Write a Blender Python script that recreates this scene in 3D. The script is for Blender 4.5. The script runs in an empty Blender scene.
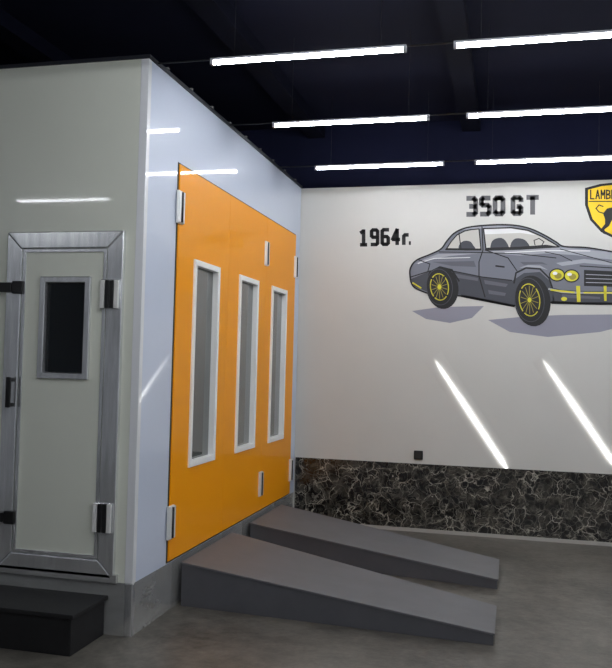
import bpy, bmesh, random
from math import *
from mathutils import Vector, Matrix
from mathutils.geometry import tessellate_polygon
random.seed(3)
C=bpy.context.scene.collection
D=3.752; H=3.5
# ------------------------------------------------------------------ camera
F_PX=818.695; yaw,pitch,roll=-0.247,0.035,0.025
CAM=Vector((2.182,-4.554,1.664))
Fw=Vector((sin(yaw)*cos(pitch),cos(yaw)*cos(pitch),sin(pitch)))
Rt=Vector((cos(yaw),-sin(yaw),0)); Up=Rt.cross(Fw)
R2=cos(roll)*Rt+sin(roll)*Up; U2=-sin(roll)*Rt+cos(roll)*Up
cd=bpy.data.cameras.new('camera'); cam=bpy.data.objects.new('camera',cd); C.objects.link(cam)
cam.matrix_world=Matrix(((R2.x,U2.x,-Fw.x,CAM.x),(R2.y,U2.y,-Fw.y,CAM.y),(R2.z,U2.z,-Fw.z,CAM.z),(0,0,0,1)))
cd.sensor_fit='HORIZONTAL'; cd.sensor_width=36; cd.lens=F_PX*36/612
cd.clip_start=.05
bpy.context.scene.camera=cam
bpy.context.scene.view_settings.view_transform='Standard'
# ------------------------------------------------------------------ materials
def srgb(r,g,b):
    f=lambda c:(c/255/12.92 if c/255<=.04045 else ((c/255+.055)/1.055)**2.4)
    return (f(r),f(g),f(b),1)
def mat(name,col,rough=.5,metal=0,coat=0,emit=0,noise=0,nscale=6,bump=0,bscale=60,spec=.5,ecol=None,stretch=None):
    m=bpy.data.materials.new(name); m.use_nodes=True; nt=m.node_tree; b=nt.nodes['Principled BSDF']
    c=srgb(*col); b.inputs['Base Color'].default_value=c
    b.inputs['Roughness'].default_value=rough; b.inputs['Metallic'].default_value=metal
    b.inputs['Coat Weight'].default_value=coat; b.inputs['Coat Roughness'].default_value=.04
    b.inputs['Specular IOR Level'].default_value=spec
    if emit:
        b.inputs['Emission Color'].default_value=srgb(*(ecol or col)); b.inputs['Emission Strength'].default_value=emit
    if noise or bump:
        tc=nt.nodes.new('ShaderNodeTexCoord'); src=tc.outputs['Object']
        if stretch:
            mp=nt.nodes.new('ShaderNodeMapping'); mp.inputs['Scale'].default_value=stretch
            nt.links.new(src,mp.inputs['Vector']); src=mp.outputs['Vector']
    if noise:
        n=nt.nodes.new('ShaderNodeTexNoise'); n.inputs['Scale'].default_value=nscale; n.inputs['Detail'].default_value=6
        n.inputs['Roughness'].default_value=.65
        r=nt.nodes.new('ShaderNodeValToRGB'); r.color_ramp.elements[0].position=.3; r.color_ramp.elements[1].position=.7
        r.color_ramp.elements[0].color=tuple(x*(1-noise) for x in c[:3])+(1,)
        r.color_ramp.elements[1].color=tuple(min(1,x*(1+noise)) for x in c[:3])+(1,)
        nt.links.new(src,n.inputs['Vector']); nt.links.new(n.outputs['Fac'],r.inputs['Fac'])
        nt.links.new(r.outputs['Color'],b.inputs['Base Color'])
    if bump:
        n2=nt.nodes.new('ShaderNodeTexNoise'); n2.inputs['Scale'].default_value=bscale
        bp=nt.nodes.new('ShaderNodeBump'); bp.inputs['Strength'].default_value=bump; bp.inputs['Distance'].default_value=.01
        nt.links.new(src,n2.inputs['Vector']); nt.links.new(n2.outputs['Fac'],bp.inputs['Height'])
        nt.links.new(bp.outputs['Normal'],b.inputs['Normal'])
    return m
WALLC=(200,199,193)
M=dict(
 wall=mat('wall_paint',WALLC,.45,noise=.02,nscale=1.5),
 wallside=mat('side_wall_paint',(180,182,186),.6,noise=.05,nscale=1.5),
 ceil=mat('ceiling_navy',(13,16,37),.9,noise=.1,nscale=2,spec=.15),
 beam=mat('beam_navy',(9,11,27),.9,noise=.1,spec=.1),
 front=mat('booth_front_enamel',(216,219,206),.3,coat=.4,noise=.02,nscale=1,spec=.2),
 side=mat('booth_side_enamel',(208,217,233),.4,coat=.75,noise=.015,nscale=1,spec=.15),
 trim=mat('corner_trim_enamel',(226,228,230),.3,coat=.4),
 orange=mat('orange_enamel',(255,163,3),.45,coat=.25,spec=.12,noise=.01,nscale=2),
 alu=mat('brushed_aluminium',(232,234,235),.2,metal=.8,noise=.2,nscale=5,stretch=(6,6,.6),bump=.08,bscale=2),
 galv=mat('galvanised_steel',(220,221,218),.16,metal=.7,noise=.12,nscale=3,stretch=(1,1,3),bump=.05,bscale=2),
 white=mat('white_plastic',(232,232,228),.28,metal=.2),
 winframe=mat('window_frame_white',(248,248,244),.3,metal=.0),
 glass=mat('grey_window_glass',(80,85,83),.03,noise=.45,nscale=.8,coat=.8),
 dglass=mat('dark_window_glass',(10,16,20),.1,noise=.4,nscale=2),
 black=mat('black_plastic',(12,12,13),.4),
 seal=mat('rubber_seal',(40,38,36),.7),
 rampd=mat('ramp_deck_paint',(99,99,102),.5,noise=.08,nscale=5,bump=.1,bscale=120),
 ramps=mat('ramp_side_paint',(80,80,84),.55,noise=.10,nscale=5),
 step=mat('step_black',(17,17,19),.6,noise=.25,nscale=8),
 tube=mat('led_tube_glow',(255,255,255),.4,emit=61,ecol=(246,249,255)),
 house=mat('lamp_housing_white',(190,192,198),.4),
 rail=mat('dark_rail',(40,42,50),.5,metal=.3),
 base=mat('baseboard_pale',(165,163,156),.5),
)
def streak_mat():  # wall colour with a streak of light and its soft glow put into emission
    m=mat('light_streak_glow',WALLC,.45); nt=m.node_tree; b=nt.nodes['Principled BSDF']
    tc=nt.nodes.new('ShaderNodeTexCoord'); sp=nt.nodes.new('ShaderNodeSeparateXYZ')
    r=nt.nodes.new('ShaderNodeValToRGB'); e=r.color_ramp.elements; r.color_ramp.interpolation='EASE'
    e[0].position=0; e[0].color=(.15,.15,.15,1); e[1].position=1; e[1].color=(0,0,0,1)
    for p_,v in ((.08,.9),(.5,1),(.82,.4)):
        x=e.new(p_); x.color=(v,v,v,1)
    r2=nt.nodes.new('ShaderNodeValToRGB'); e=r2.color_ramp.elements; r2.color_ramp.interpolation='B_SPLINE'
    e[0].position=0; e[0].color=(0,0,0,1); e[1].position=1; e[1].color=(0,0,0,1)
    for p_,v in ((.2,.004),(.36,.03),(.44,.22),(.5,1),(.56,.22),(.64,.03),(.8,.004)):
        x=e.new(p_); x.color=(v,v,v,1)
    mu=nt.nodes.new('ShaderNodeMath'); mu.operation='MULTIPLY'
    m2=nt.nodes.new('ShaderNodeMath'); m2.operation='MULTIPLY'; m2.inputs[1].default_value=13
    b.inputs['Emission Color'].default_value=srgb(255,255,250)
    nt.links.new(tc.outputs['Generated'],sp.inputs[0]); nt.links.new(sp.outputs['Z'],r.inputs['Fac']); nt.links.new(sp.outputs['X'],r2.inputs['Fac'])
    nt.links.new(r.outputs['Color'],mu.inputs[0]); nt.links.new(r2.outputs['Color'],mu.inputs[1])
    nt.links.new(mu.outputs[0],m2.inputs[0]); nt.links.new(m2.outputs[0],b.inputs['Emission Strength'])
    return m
M['strip']=streak_mat()
def floor_mat():
    m=mat('concrete_floor',(118,112,104),.42,bump=.2,bscale=25); nt=m.node_tree; b=nt.nodes['Principled BSDF']
    tc=nt.nodes.new('ShaderNodeTexCoord')
    a=nt.nodes.new('ShaderNodeTexNoise'); a.inputs['Scale'].default_value=1.3; a.inputs['Detail'].default_value=9; a.inputs['Roughness'].default_value=.65
    c=nt.nodes.new('ShaderNodeTexNoise'); c.inputs['Scale'].default_value=11; c.inputs['Detail'].default_value=9; c.inputs['Roughness'].default_value=.8
    mx=nt.nodes.new('ShaderNodeMix'); mx.data_type='FLOAT'; mx.inputs[0].default_value=.45
    r=nt.nodes.new('ShaderNodeValToRGB'); e=r.color_ramp.elements
    e[0].position=.38; e[0].color=srgb(56,53,48); e[1].position=.62; e[1].color=srgb(113,109,101)
    for n in (a,c): nt.links.new(tc.outputs['Object'],n.inputs['Vector'])
    nt.links.new(a.outputs['Fac'],mx.inputs[2]); nt.links.new(c.outputs['Fac'],mx.inputs[3]); nt.links.new(mx.outputs[0],r.inputs['Fac'])
    nt.links.new(r.outputs['Color'],b.inputs['Base Color'])
    return m
def marble_mat():
    m=mat('dark_marble',(30,28,26),.2,coat=.2); nt=m.node_tree; b=nt.nodes['Principled BSDF']; L=nt.links
    tc=nt.nodes.new('ShaderNodeTexCoord')
    n=nt.nodes.new('ShaderNodeTexNoise'); n.inputs['Scale'].default_value=6; n.inputs['Detail'].default_value=4; n.inputs['Roughness'].default_value=.5
    va=nt.nodes.new('ShaderNodeVectorMath'); va.operation='MULTIPLY_ADD'; va.inputs[1].default_value=(.24,.24,.24)
    L.new(tc.outputs['Object'],n.inputs['Vector']); L.new(n.outputs['Color'],va.inputs[0]); L.new(tc.outputs['Object'],va.inputs[2])
    def vein(scale,width,col):
        v=nt.nodes.new('ShaderNodeTexVoronoi'); v.feature='DISTANCE_TO_EDGE'; v.inputs['Scale'].default_value=scale
        L.new(va.outputs[0],v.inputs['Vector'])
        r=nt.nodes.new('ShaderNodeValToRGB'); e=r.color_ramp.elements
        e[0].position=0; e[0].color=(col,col,col,1); e[1].position=width; e[1].color=(0,0,0,1)
        L.new(v.outputs['Distance'],r.inputs['Fac']); return r.outputs['Color']
    a=vein(6.5,.03,1.0); c=vein(14,.04,.55)
    n3=nt.nodes.new('ShaderNodeTexNoise'); n3.inputs['Scale'].default_value=7; n3.inputs['Detail'].default_value=3
    L.new(tc.outputs['Object'],n3.inputs['Vector'])
    r3=nt.nodes.new('ShaderNodeValToRGB'); r3.color_ramp.elements[0].position=.42; r3.color_ramp.elements[1].position=.58
    L.new(n3.outputs['Fac'],r3.inputs['Fac'])
    ad=nt.nodes.new('ShaderNodeMix'); ad.data_type='RGBA'; ad.blend_type='LIGHTEN'; ad.inputs[0].default_value=1
    L.new(a,ad.inputs[6]); L.new(c,ad.inputs[7])
    mu=nt.nodes.new('ShaderNodeMix'); mu.data_type='RGBA'; mu.blend_type='MULTIPLY'; mu.inputs[0].default_value=.8
    L.new(ad.outputs[2],mu.inputs[6]); L.new(r3.outputs['Color'],mu.inputs[7])
    n2=nt.nodes.new('ShaderNodeTexNoise'); n2.inputs['Scale'].default_value=11; n2.inputs['Detail'].default_value=8; n2.inputs['Roughness'].default_value=.7
    L.new(va.outputs[0],n2.inputs['Vector'])
    r2=nt.nodes.new('ShaderNodeValToRGB'); e=r2.color_ramp.elements
    e[0].position=.45; e[0].color=srgb(22,21,20); e[1].position=.68; e[1].color=srgb(84,81,73)
    L.new(n2.outputs['Fac'],r2.inputs['Fac'])
    mx=nt.nodes.new('ShaderNodeMix'); mx.data_type='RGBA'
    L.new(mu.outputs[2],mx.inputs[0]); L.new(r2.outputs['Color'],mx.inputs[6]); mx.inputs[7].default_value=srgb(176,171,158)
    L.new(mx.outputs[2],b.inputs['Base Color'])
    return m
M['floor']=floor_mat(); M['marble']=marble_mat()
def flat(name,col): return mat(name,col,.6)
# ------------------------------------------------------------------ mesh helpers
def link(o,parent=None):
    C.objects.link(o)
    if parent is not None: o.parent=parent
    return o
def meshobj(name,verts,faces,m,parent=None,bevel=0,smooth=False):
    me=bpy.data.meshes.new(name); me.from_pydata([tuple(v) for v in verts],[],faces); me.update()
    bm=bmesh.new(); bm.from_mesh(me); bmesh.ops.recalc_face_normals(bm,faces=bm.faces); bm.to_mesh(me); bm.free()
    me.materials.append(m); o=bpy.data.objects.new(name,me)
    if smooth:
        for p in me.polygons: p.use_smooth=True
    if bevel:
        b=o.modifiers.new('bevel','BEVEL'); b.width=bevel; b.segments=2; b.limit_method='ANGLE'
    return link(o,parent)
BF=[(0,1,3,2),(4,6,7,5),(0,4,5,1),(2,3,7,6),(0,2,6,4),(1,5,7,3)]
def bv(b): x0,x1,y0,y1,z0,z1=b; return [(x,y,z) for x in(x0,x1) for y in(y0,y1) for z in(z0,z1)]
def boxes(name,bs,m,parent=None,bevel=0):
    V=[];Fc=[]
    for b in bs:
        k=len(V); V+=bv(b); Fc+=[tuple(i+k for i in f) for f in BF]
    return meshobj(name,V,Fc,m,parent,bevel)
def PL(plane): return (lambda u,v,d:(d,u,v)) if plane=='x' else (lambda u,v,d:(u,d,v))
def plate(name,o,i,d0,d1,plane,m,parent=None,bevel=0):
    """rectangular plate o=(u0,u1,v0,v1) with a rectangular hole i, one welded shell"""
    P=PL(plane); rc=lambda r:[(r[0],r[2]),(r[1],r[2]),(r[1],r[3]),(r[0],r[3])]
    V=[P(*q,d) for d in(d0,d1) for q in rc(o)+rc(i)]
    Fc=[]
    for k in range(4):
        j=(k+1)%4
        Fc+=[(k,j,4+j,4+k),(8+k,12+k,12+j,8+j),(k,8+k,8+j,j),(4+k,4+j,12+j,12+k)]
    return meshobj(name,V,Fc,m,parent,bevel)
def ring(name,u0,u1,v0,v1,w,d0,d1,plane,m,parent=None,bevel=.003):
    return plate(name,(u0,u1,v0,v1),(u0+w,u1-w,v0+w,v1-w),d0,d1,plane,m,parent,bevel)
def mitre(name,u0,u1,v0,v1,w,d0,d1,plane,m,parent=None,bevel=.003):
    P=PL(plane)
    o=[(u0,v0),(u1,v0),(u1,v1),(u0,v1)]; i=[(u0+w,v0+w),(u1-w,v0+w),(u1-w,v1-w),(u0+w,v1-w)]
    V=[];Fc=[]
    for k in range(4):
        a,b_,c,d=o[k],o[(k+1)%4],i[(k+1)%4],i[k]
        n=len(V)
        for dd in(d0,d1): V+=[P(*q,dd) for q in(a,b_,c,d)]
        Fc+=[(n,n+1,n+2,n+3),(n+7,n+6,n+5,n+4)]+[(n+j,n+4+j,n+4+(j+1)%4,n+(j+1)%4) for j in range(4)]
    return meshobj(name,V,Fc,m,parent,bevel)
def cyl(name,a,b,r,m,parent=None,seg=14):
    a=Vector(a);b=Vector(b);d=(b-a).normalized(); t=d.orthogonal().normalized(); s=d.cross(t)
    V=[];Fc=[]
    for p in(a,b):
        for k in range(seg):
            an=2*pi*k/seg; V.append(p+r*(cos(an)*t+sin(an)*s))
    Fc=[(k,(k+1)%seg,seg+(k+1)%seg,seg+k) for k in range(seg)]+[tuple(range(seg))[::-1],tuple(range(seg,2*seg))]
    o=meshobj(name,V,Fc,m,parent)
    for p in o.data.polygons:
        if len(p.vertices)==4: p.use_smooth=True
    return o
def empty(name,loc=(0,0,0),label=None,cat=None,group=None,parent=None):
    e=bpy.data.objects.new(name,None); e.empty_display_size=.1; e.location=loc; link(e,parent)
    if label: e['label']=label
    if cat: e['category']=cat
    if group: e['group']=group
    return e
def settle(e):
    off=Matrix.Translation(-e.location)
    for c in e.children: c.matrix_parent_inverse=off
def structure(o): o['kind']='structure'; return o
def tag(o,l,c,g=None):
    o['label']=l;o['category']=c
    if g:o['group']=g
    return o
# ------------------------------------------------------------------ room
XL,XR,YN=-3.6,6.2,-7.5; ZC=4.15
structure(boxes('floor',[(XL-.2,XR+.2,YN-.2,D+.2,-.2,0)],M['floor']))
structure(boxes('ceiling',[(XL-.2,XR+.2,YN-.2,D+.2,ZC,ZC+.2)],M['ceil']))
structure(boxes('wall_back',[(XL-.2,XR+.2,D,D+.2,0,H)],M['wall']))
structure(boxes('wall_back_upper',[(XL-.2,XR+.2,D,D+.2,H,ZC)],M['ceil']))
structure(boxes('wall_left',[(XL-.2,XL,YN,D,0,ZC)],M['wallside']))
structure(boxes('wall_right',[(XR,XR+.2,YN,D,0,ZC)],M['wallside']))
structure(boxes('wall_front',[(XL-.2,XR+.2,YN-.2,YN,0,ZC)],M['wallside']))
structure(boxes('trim_1',[(.012,XR,D-.014,D,.035,.677)],M['marble']))
structure(boxes('baseboard_back',[(.012,XR,D-.022,D,0,.035)],M['base']))
for i,x in enumerate((-1.5,.15,1.75,3.4,5.0)):
    structure(boxes('trim_%d'%(i+2),[(x-.09,x+.09,YN,D,ZC-.12,ZC)],M['beam']))
# ------------------------------------------------------------------ paint booth
B=empty('paint_booth',(0,0,0),'white spray-paint booth cabin with orange folding gate and metal door','paint booth')
XB=-3.3; T=.06; ZS=.315
oa,ob,o1,o2=.50,3.54,.335,2.97
dx0,dx1,dz0,dz1=-.91,-.12,.37,2.43
plate('side_wall',(.03,D-.01,ZS,H),(oa,ob,ZS+.001,o2),-T,0,'x',M['side'],B)
plate('front_wall',(XB,-.03,ZS,H),(dx0,dx1,dz0,dz1),0,T,'y',M['front'],B)
boxes('roof_panel',[(XB,-T,T,D-.01,H-.06,H)],M['side'],B)
boxes('inner_wall',[(-1.9,-1.85,T,D-.02,0,H-.07)],M['wallside'],B)
boxes('side_skirt',[(-T,-.002,-.002,D-.01,0,ZS)],M['galv'],B)
boxes('front_skirt',[(XB,-T,.0,T,0,ZS)],M['galv'],B)
boxes('corner_trim',[(-.05,.004,-.004,.04,ZS,H)],M['trim'],B,.004)
boxes('skirt_corner',[(-.045,.004,-.006,.035,0,ZS)],M['alu'],B,.004)
boxes('side_rail',[(-.05,.012,.042,D-.01,H,H+.022)],M['rail'],B)
boxes('front_rail',[(XB,.012,-.012,.04,H,H+.022)],M['rail'],B)
for k in range(9):
    boxes('rail_clip',[(-.01,.02,.25+k*.4,.27+k*.4,H+.022,H+.035)],M['galv'],B)
boxes('threshold',[(dx0-.1,dx1+.03,-.03,.01,ZS,dz0-.005)],M['galv'],B,.003)
ring('gate_seal',oa-.012,ob+.012,o1-.012,o2+.012,.02,-.03,.004,'x',M['seal'],B)
GX=.012
leaf=(ob-oa)/3
wins=[(.787,1.30),(1.77,2.285),(2.70,3.215)]
wz0,wz1=.915,2.37
for i in range(3):
    a=oa+i*leaf+(.003 if i==0 else .0012); b=oa+(i+1)*leaf-(.003 if i==2 else .0012)
    y0,y1=wins[i]
    L=plate('gate_leaf',(a,b,o1,o2),(y0+.02,y1-.02,wz0+.02,wz1-.02),-.04,GX,'x',M['orange'],B,.001)
    L['label']='orange enamelled folding gate leaf'
    ring('window_frame',y0,y1,wz0,wz1,.042,-.03,GX+.014,'x',M['winframe'],L)
    boxes('window_glass',[(-.03,-.02,y0+.03,y1-.03,wz0+.03,wz1-.03)],M['glass'],L)
for (y,z) in ((oa+.01,2.68),(oa+.01,.59),(2.50,2.64),(2.50,.57),(ob-.01,2.64),(ob-.01,.57)):
    h=boxes('hinge',[(GX-.004,GX+.012,y-.046,y+.046,z-.11,z+.11)],M['white'],B,.003)
    cyl('hinge_pin',(GX+.016,y,z-.10),(GX+.016,y,z+.10),.013,M['black'],h)
    for s in(-1,1): boxes('hinge_cover',[(GX+.0121,GX+.022,y+s*.03-.014,y+s*.03+.014,z-.105,z+.105)],M['white'],h,.003)
mitre('door_frame',dx0-.005,dx1+.005,dz0-.03,dz1+.01,.105,-.03,.03,'y',M['alu'],B,.006)
DL=plate('door_leaf',(dx0+.105,dx1-.105,dz0+.08,dz1-.1),(-.66,-.34,1.54,2.14),-.015,.03,'y',M['front'],B)
ring('leaf_edge',dx0+.106,dx1-.106,dz0+.078,dz1-.098,.022,-.024,-.01,'y',M['alu'],DL,.002)
ring('door_window_frame',-.675,-.325,1.525,2.16,.04,-.035,.0,'y',M['alu'],DL,.006)
boxes('door_window_glass',[(-.65,-.35,.0,.012,1.55,2.13)],M['dglass'],DL)
def hinge_y(x,z):
    h=boxes('door_hinge',[(x-.062,x+.062,-.04,-.028,z-.09,z+.09)],M['alu'],B,.003)
    for s in(-1,1):
        boxes('hinge_cover',[(x+s*.046-.014,x+s*.046+.014,-.054,-.0401,z-.085,z+.085)],M['white'],h,.003)
        boxes('hinge_pin',[(x+s*.016-.012,x+s*.016+.012,-.054,-.0401,z-.085,z+.085)],M['black'],h,.003)
hinge_y(-.19,2.05); hinge_y(-.19,.70)
def latch(x,z):
    h=boxes('latch',[(x-.09,x+.0,-.06,-.028,z-.03,z+.03)],M['black'],B,.005)
    boxes('latch_plate',[(x,x+.07,-.05,-.024,z-.04,z+.04)],M['black'],h,.005)
latch(-.86,2.09); latch(-.86,.66)
hd=boxes('door_handle',[(-.855,-.825,-.085,-.065,1.34,1.53)],M['black'],B,.006)
boxes('handle_post',[(-.85,-.83,-.065,-.028,1.345,1.37)],M['black'],hd,.003)
boxes('handle_post',[(-.85,-.83,-.065,-.028,1.50,1.525)],M['black'],hd,.003)
# ------------------------------------------------------------------ ramps
def ramp(lbl,ya,yb,ta,tb,zt=.285,x0=.035,x1=2.10,ze=.075):
    e=empty('ramp',(1,(ya+yb)/2,0),lbl,'ramp','vehicle ramps at the booth gate')
    t=.012
    V=[(x0,ya,0),(x0,yb,0),(x0,ya,zt-t),(x0,yb,zt-t),(x1,ta,0),(x1,tb,0),(x1,ta,ze-t),(x1,tb,ze-t)]
    Fc=[(0,1,3,2),(4,6,7,5),(0,2,6,4),(1,5,7,3),(2,3,7,6),(0,4,5,1)]
    meshobj('ramp_body',V,Fc,M['ramps'],e,.002)
    o=.008
    V=[(x0,ya-o,zt-t),(x0,yb+o,zt-t),(x0,ya-o,zt),(x0,yb+o,zt),(x1+o,ta-o,ze-t),(x1+o,tb+o,ze-t),(x1+o,ta-o,ze),(x1+o,tb+o,ze)]
    meshobj('ramp_deck',V,Fc,M['rampd'],e,.002)
    settle(e); return e
ramp('grey painted steel wedge ramp standing close to the booth corner',.68,1.70,.54,1.12,zt=.295)
ramp('grey painted steel wedge ramp close to the mural wall',2.18,3.14,1.83,2.48)
# ------------------------------------------------------------------ step
S=empty('step_box',(-.75,-.2,0),'low black step box in front of the metal booth door','step')
boxes('step_body',[(-1.35,-.17,-.40,-.012,0,.21)],M['step'],S,.004)
boxes('step_tread',[(-1.37,-.15,-.42,-.007,.21,.235)],M['step'],S,.004)
settle(S)
# ------------------------------------------------------------------ tube lights
ZT=3.477; LN=1.194
rows=[.077,1.414,2.803,-1.27,-2.62,-3.9,-5.3]  # negative values: extra rows out of view, added to light the room
cols=[.373,1.834,3.295,4.7]
first=None
for y in rows:
    for x in cols+([-3.5] if y==-3.9 else []):
        if first is None:
            e=empty('tube_light',(x,y,ZT),'slim white LED tube light hung under the dark ceiling','ceiling light','LED tube lights in rows')
            kids=[boxes('lamp_housing',[(0,LN,-.018,.018,.010,.024)],M['house'],e,.003),
             cyl('lamp_tube',(.015,0,0),(LN-.015,0,0),.0135,M['tube'],e),
             boxes('end_cap',[(0,.02,-.018,.018,-.015,.0099)],M['house'],e,.003),
             boxes('end_cap',[(LN-.02,LN,-.018,.018,-.015,.0099)],M['house'],e,.003),
             boxes('suspension_wire',[(.15,.152,-.001,.001,.024,ZC-ZT+.002)],M['black'],e),
             boxes('suspension_wire',[(LN-.152,LN-.15,-.001,.001,.024,ZC-ZT+.002)],M['black'],e)]
            first=e
        else:
            e=first.copy(); C.objects.link(e); e.location=(x,y,ZT)
            for k in kids:
                q=k.copy(); q.parent=e; C.objects.link(q)
for j,y in enumerate(rows[:3]):
    cb=cyl('power_cable',(-.3,y+.03,ZT+.03),(XR,y+.03,ZT+.03),.005,M['black'])
    tag(cb,'thin black power cable running along a row of tube lights','cable','power cables along the light rows')
# ------------------------------------------------------------------ wall tracing helper: sketch units -> metres on the back wall
def W(u,v,off=0):
    d=Fw+R2*(u-306)/F_PX-U2*(v-334)/F_PX; t=(D-CAM.y)/d.y; p=CAM+t*d
    return Vector((p.x,D-off,p.z))
def cr(pts,closed=True,n=5):
    out=[];N=len(pts)
    rng=range(N) if closed else range(N-1)
    for i in rng:
        g=lambda k:Vector(pts[k%N]) if closed else Vector(pts[max(0,min(N-1,k))])
        a,b,c,d=g(i-1),g(i),g(i+1),g(i+2)
        for j in range(n):
            t=j/n; out.append(tuple(.5*((2*b)+(c-a)*t+(2*a-5*b+4*c-d)*t*t+(3*b-a-3*c+d)*t**3)))
    if not closed: out.append(tuple(pts[-1]))
    return out
def art(name,polys,m,layer,parent,smooth=False):
    V=[];Fc=[]
    for p in polys:
        if smooth: p=cr(p)
        k=len(V); vs=[W(u,v,.0008+.0007*layer) for u,v in p]; V+=vs
        for t in tessellate_polygon([[Vector((u,-v,0)) for u,v in p]]): Fc.append(tuple(i+k for i in t))
    me=bpy.data.meshes.new(name); me.from_pydata([tuple(v) for v in V],[],Fc)
    bm=bmesh.new(); bm.from_mesh(me)
    for f in bm.faces:
        f.normal_update()
        if f.normal.y>0: f.normal_flip()
    bm.to_mesh(me); bm.free(); me.materials.append(m)
    o=bpy.data.objects.new(name,me); return link(o,parent)
def ribbon(pts,w,smooth=False,closed=False,ext=.35):
    if smooth: pts=cr(pts,closed)
    if closed: pts=list(pts)+[pts[0]]
    out=[]
    for a,b in zip(pts[:-1],pts[1:]):
        a=Vector(a);b=Vector(b);d=b-a
        if d.length<1e-6: continue
        d.normalize(); n=Vector((-d.y,d.x))*w/2; e=d*w*ext
        out.append([tuple(a-e+n),tuple(b+e+n),tuple(b+e-n),tuple(a-e-n)])
    return out
def ell(cx,cy,rx,ry,n=28,rot=0):
    return [(cx+rx*cos(2*pi*k/n)*cos(rot)-ry*sin(2*pi*k/n)*sin(rot),cy+rx*cos(2*pi*k/n)*sin(rot)+ry*sin(2*pi*k/n)*cos(rot)) for k in range(n)]
A=dict(grey=flat('mural_grey',(112,115,125)),lt=flat('mural_light_grey',(156,159,166)),dk=flat('mural_dark_grey',(62,64,72)),md=flat('mural_mid_grey',(90,92,101)),
 bk=flat('mural_black',(12,12,15)),wh=flat('mural_white',(192,190,183)),yl=flat('mural_yellow',(212,204,44)),gd=flat('mural_gold',(176,160,40)),
 ol=flat('mural_olive',(148,138,46)),gl=flat('mural_glint',(225,226,226)),
 sh=flat('mural_shadow',(140,140,152)),tx=flat('lettering_grey',(92,92,94)),sy=flat('emblem_yellow',(242,202,20)))
car=empty('car_mural',tuple(W(530,280)),'grey vintage coupe car painted on the white wall above marble','wall mural')
art('painted_shadow',[[(412,311),(440,307),(484,306),(472,318),(450,323),(426,319)]],A['sh'],0,car)
art('painted_shadow',[[(488,320),(520,317),(560,315),(650,314),(640,322),(600,332),(548,337),(510,332)]],A['sh'],0,car)
# silhouette: boot, fastback roof, raked screen, long bonnet, sill
body=[(410,275),(411,267),(417,260),(430,254.5),(441,249),(447,241),(454,233.5),(464,228.5),(478,226),(498,224.8),(516,225.5),(531,229),(545,235.5),(556,242),(564,246.5),(585,247.5),(605,250.5),(628,255),(650,262),(658,276),(656,296),(640,303),(600,303),(575,303),(553,302),(545,306),(517,306),(490,301),(462,296),(440,296),(424,292),(413,286)]
art('painted_body',[body],A['grey'],1,car,True)
for p in ([(411,279),(428,272),(450,271),(482,277),(512,281),(524,273),(540,272),(551,282),(555,302),(530,307),(512,305),(490,301),(462,295),(430,293),(414,286)],[(553,291),(600,294),(656,294),(655,297),(640,303),(600,303),(575,303),(553,302)]):
    art('painted_body_shade',[p],A['dk'],2,car)
for p in ([(488,251.5),(520,249.5),(562,247.5),(605,251.5),(640,259),(636,262),(600,258.5),(575,255),(545,253.5),(520,255.5),(500,254)],
  [(414,264.5),(424,259.5),(438,254),(478,253.5),(450,256),(423,261.5)],[(458,230.5),(470,227.5),(498,225.8),(514,226.6),(500,227.6),(470,229)],
  [(556,263),(584,259),(612,262),(640,267),(612,265.5),(584,263),(562,266)],[(519,268),(528,265),(540,265.5),(548,270),(540,268),(528,267)]): art('painted_highlight',[p],A['lt'],3,car)
for p in ([(455,273.5),(478,278),(478,281),(458,278)],[(484,280),(508,284),(506,287),(485,284)],[(488,290),(506,293),(505,296),(489,294)],[(520,262),(542,262),(548,265),(540,264),(524,265)],[(562,294),(600,297),(600,299),(562,298)],[(432,262),(474,261),(476,267),(452,266)]): art('painted_highlight',[p],A['md'],3.5,car)
art('painted_glint',ribbon([(505,252.8),(545,250.6),(590,251)],.9),A['gl'],3.8,car)
art('painted_glint',ribbon([(418,263.5),(434,258.5),(470,257.5)],.7),A['gl'],3.8,car)
w1=[(446,249.8),(451,242),(457,235),(465,231),(472,229.6),(479,229),(481,250)]
w2=[(483.5,228.6),(511,227.8),(528,230.4),(542,236.6),(553,243),(559,246.8),(520,249.3),(486,250)]
for p in (w1,w2): art('painted_window',[p],A['wh'],4,car)
art('painted_glass_shade',[[(484,229.6),(511,228.6),(527,231.2),(536,235.2),(520,233),(485,234.4)]],A['gl'],4.5,car)
for p in ([(492,250),(491,244),(494,239.5),(501,238),(506,241.5),(508,249)],[(512,249),(511,243.5),(515,238.8),(522,238.8),(527,242),(529,248.5)],[(460,250),(459.5,244.5),(464,241),(470,241.5),(473,245),(475,250)]): art('painted_seat',[p],A['dk'],5,car,True)
art('painted_dashboard',[[(486,247.8),(520,246.8),(546,244.8),(559,246.8),(520,249.7),(486,250.5)]],A['bk'],5.5,car)
art('painted_sill',[[(446,248.2),(481,248.6),(481,250.4),(445,250.2)]],A['bk'],5.5,car)
lines=ribbon(body,1.5,True,True)
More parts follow.
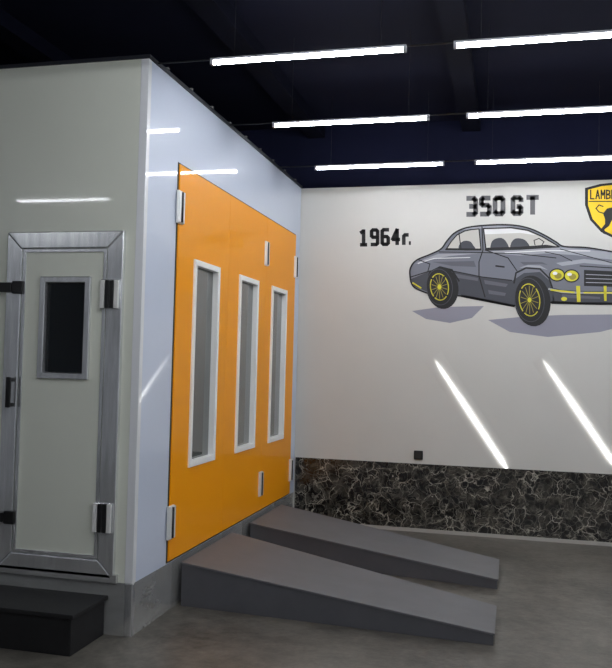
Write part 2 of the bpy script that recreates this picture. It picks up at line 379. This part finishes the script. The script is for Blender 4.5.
for l,w in ((w1+[w1[0]],1.1),(w2+[w2[0]],1.3),
  ([(482,227),(483,250),(479,262),(479,276),(485,297)],1.1),([(485,250),(508,258),(517,271)],1.0),([(439,252),(480,252.5),(520,254),(556,258)],.9),
  ([(411,277),(430,271),(450,270.5),(482,277),(512,280.5)],1.0),([(459,233),(461,249)],1.0),([(560,249),(590,257),(612,263)],.8),
  ([(419,260),(430,264),(428,271)],.9),([(496,266),(504,267)],1.6),([(462,296),(490,301.5),(514,306)],2.4),([(552,303),(600,304),(640,304)],2.0),
  ([(545,252),(560,255),(572,261)],.8),([(580,266),(612,268),(650,270)],1.0),([(514,283),(516,273),(526,268),(540,269),(549,278),(553,290)],1.6),
  ([(427,283),(430,272),(440,267),(452,270),(459,281)],1.6),([(535,245),(534,240.5),(539,238.5),(544,241.8),(542,245)],.9)):
    lines+=ribbon(l,w)
art('painted_outline',lines,A['bk'],6,car)
art('painted_grille',[[(584,270),(650,273),(648,288),(584,286)]],A['bk'],6.5,car)
art('painted_grille_bar',ribbon([(586,274.5),(649,277)],.7)+ribbon([(586,278.5),(649,280.5)],.7)+ribbon([(586,282.5),(649,284)],.7),A['lt'],7.2,car)
for (cx,cy,rx,ry) in ((441,288,15,21),(531,301,17,25.5)):
    Wh=art('painted_wheel',[ell(cx+1.5,cy,rx+1,ry,rot=-.12)],A['bk'],8,car)
    ix,iy=cx-1.5,cy-1
    art('painted_tyre_wall',ribbon(ell(ix,iy,rx*.86,ry*.86,rot=-.12),.7,closed=True),A['dk'],9,Wh)
    rim=ribbon(ell(ix,iy,rx*.60,ry*.63,rot=-.12),1.0,closed=True)
    art('painted_rim',[q for k,q in enumerate(rim) if k%7!=3],A['yl'],9.5,Wh)
    sp=[]
    for k in range(14):
        a=2*pi*k/14+.2; sp+=ribbon([(ix+rx*.14*cos(a),iy+ry*.14*sin(a)),(ix+rx*.52*cos(a),iy+ry*.55*sin(a))],.65)
    art('painted_spokes',sp,A['ol'],10,Wh)
    art('painted_hub',[ell(ix,iy,2,2.6)],A['yl'],10.6,Wh)
for (cx,cy) in ((557,275),(571.5,276),(640,280)):
    hl=art('painted_headlight',[ell(cx,cy,8,6.6)],A['bk'],8,car)
    art('painted_lens',[ell(cx,cy,6.8,5.4)],A['yl'],9,hl)
    art('painted_pupil',[ell(cx+1,cy+.8,3.6,3.0)],A['ol'],10,hl)
    art('painted_glint',[ell(cx-2,cy-1.6,2.4,1.6)],A['gl'],10.6,hl)
art('painted_bumper',ribbon([(549,289),(562,292),(585,293),(615,293),(655,294)],3.6),A['bk'],10.0,car)
art('painted_bumper',ribbon([(549,289),(562,292),(585,293),(615,293),(655,294)],2.2),A['lt'],10.5,car)
for p in (ribbon([(551,290),(574,292.5)],1.6),ribbon([(584,292.8),(620,293)],1.5),[[(576,286),(580,286),(580.5,302),(577,302)]],[[(603.5,286),(606.5,286),(606.5,301),(604,301)]],[ell(564,299,3,2.0)],ribbon([(413,283),(421,288)],1.4)):
    art('painted_accent',p,A['yl'],11.2,car)
settle(car)
# ------------------------------------------------------------------ lettering
G={'3':[[(0,0),(1,0),(1,1),(0,1)],[(.35,.5),(1,.5)]],'5':[[(1,0),(0,0),(0,.45),(1,.45),(1,1),(0,1)]],'0':[[(.5,0),(1,0),(1,1),(0,1),(0,0),(.5,0)]],
 'G':[[(1,.2),(1,0),(0,0),(0,1),(1,1),(1,.56),(.6,.56)]],'T':[[(-.15,0),(1.15,0)],[(.5,0),(.5,1)]],
 '1':[[(.1,.16),(.55,.06)],[(.55,0),(.55,1)],[(.1,1),(1,1)]],'9':[[(1,.5),(0,.5),(0,0),(1,0),(1,1),(0,1)]],'6':[[(1,0),(0,0),(0,1),(1,1),(1,.47),(0,.47)]],
 '4':[[(.75,1),(.75,0)],[(.75,0),(-.05,.68)],[(0,.68),(1.1,.68)]],'г':[[(0,1),(0,.3),(.95,.3)]],'.':[[(0,.93),(.15,.93)]],
 'L':[[(0,0),(0,1),(1,1)]],'A':[[(0,1),(.5,0),(1,1)],[(.2,.65),(.8,.65)]],'M':[[(0,1),(0,0),(.5,.6),(1,0),(1,1)]],'B':[[(0,0),(.9,.1),(.9,.4),(0,.5),(1,.6),(1,.9),(0,1),(0,0)]],
 'O':[[(0,0),(1,0),(1,1),(0,1),(0,0)]],'R':[[(0,1),(0,0),(1,.05),(1,.45),(0,.5),(1,1)]],'H':[[(0,0),(0,1)],[(1,0),(1,1)],[(0,.5),(1,.5)]],'I':[[(.5,0),(.5,1)]],'N':[[(0,1),(0,0),(1,1),(1,0)]]}
def word(chars,w,ext=.5,cut=0):
    out=[]
    for ch,x,y,cw,hh in chars:
        for st in G[ch]:
            pts=[Vector((x+a*cw,y+b*hh)) for a,b in st]
            if cut and len(pts)>2:
                q=[pts[0]]
                for k in range(1,len(pts)-1):
                    p0,p1,p2=pts[k-1],pts[k],pts[k+1]
                    for s_,pp in ((0,p0),(1,p2)):
                        dv=pp-p1; q.append(p1+dv.normalized()*min(cut,dv.length*.45))
                q.append(pts[-1]); pts=q
            out+=ribbon([tuple(p) for p in pts],w,ext=ext)
    return out
cs=[('3',467.6,198.4,8,16),('5',481.3,198.1,8,16),('0',495,197.9,8,16),('G',513.0,197.6,8,16),('T',528.8,197.4,7.6,16)]
t1=art('painted_lettering',word(cs,4.9,.25,1.6),A['tx'],0,None)
tag(t1,'large grey block lettering 350 GT painted on the white wall','lettering')
t2=art('painted_lettering',word([('1',360.3,230.3,6,14.5),('9',371.6,230,6,14.5),('6',382.2,229.8,6,14.5),('4',392.8,229.6,5.8,14.5),('г',403.8,231,4.2,13),('.',409.7,231,2,13)],3.7,.25,1.3),A['bk'],0,None)
tag(t2,'black block lettering 1964г. painted on the white wall','lettering')
def shield(k):
    c=(619,208); base=[(585,188),(600,184),(619,182),(638,184),(653,188),(653,205),(648,220),(637,232),(619,241),(601,232),(590,220),(585,205)]
    return [(c[0]+(u-c[0])*k,c[1]+(v-c[1])*k) for u,v in base]
em=art('shield_emblem',[shield(1)],A['bk'],0,None)
tag(em,'yellow and black shield emblem with bull painted on wall','emblem')
art('shield_field',[shield(.91)],A['sy'],1,em)
art('shield_line',ribbon([(589,201.5),(649,201.5)],1),A['bk'],2,em)
nm='LAMBORGHINI'
art('shield_lettering',word([(c,590.6+i*5.3,190.2,3.5,8.6) for i,c in enumerate(nm)],1.3,.3),A['bk'],2,em)
art('bull_figure',[[(603,213.5),(607,208.5),(614,207),(622,208.5),(630,209.5),(636,213),(641,219),(644,226),(639,228),(634,224),(629,220),(627,221),(628,227),(632,234),(628,234.5),(623,227),(619,219.5),(613,219),(611,222),(609,226),(604.5,229.5),(605.5,234.5),(603,233.5),(601,229),(605,224),(605,219)]],A['bk'],2,em)
art('bull_tail',ribbon([(604,213.5),(599,212),(596,208.5),(599,205),(603,206.5)],1.1)+ribbon([(639,219),(643,215),(641,211)],1.1),A['bk'],2.5,em)
# ------------------------------------------------------------------ diagonal light streaks imitated by added glowing surfaces, outlet
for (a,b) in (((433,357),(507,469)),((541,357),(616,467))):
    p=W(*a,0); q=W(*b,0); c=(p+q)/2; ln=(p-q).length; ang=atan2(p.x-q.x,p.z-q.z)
    e=empty('wall_light_streak',(c.x,D-.002,c.z),'diagonal streak of light imitated by a glowing surface on the white wall','light streak','diagonal light streaks on the wall')
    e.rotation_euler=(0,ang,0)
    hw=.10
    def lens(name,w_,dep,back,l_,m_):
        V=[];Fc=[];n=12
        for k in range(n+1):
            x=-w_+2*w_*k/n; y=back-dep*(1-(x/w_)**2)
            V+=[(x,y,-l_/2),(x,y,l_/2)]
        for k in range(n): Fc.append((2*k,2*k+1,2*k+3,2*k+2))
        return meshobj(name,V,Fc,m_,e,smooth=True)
    lens('streak_surface',hw,.004,.001,ln,M['strip'])
p=W(418.5,455,0)
O=boxes('power_outlet',[(p.x-.045,p.x+.045,D-.022,D-.001,p.z-.045,p.z+.045)],M['black'],None,.006)
tag(O,'square black power outlet on white wall above marble','outlet')
boxes('outlet_socket',[(p.x-.028,p.x+.028,D-.026,D-.0225,p.z-.028,p.z+.028)],M['seal'],O,.004)
# ------------------------------------------------------------------ world
w=bpy.data.worlds.new('world'); bpy.context.scene.world=w; w.use_nodes=True
w.node_tree.nodes['Background'].inputs[0].default_value=(.5,.6,.8,1); w.node_tree.nodes['Background'].inputs[1].default_value=.02
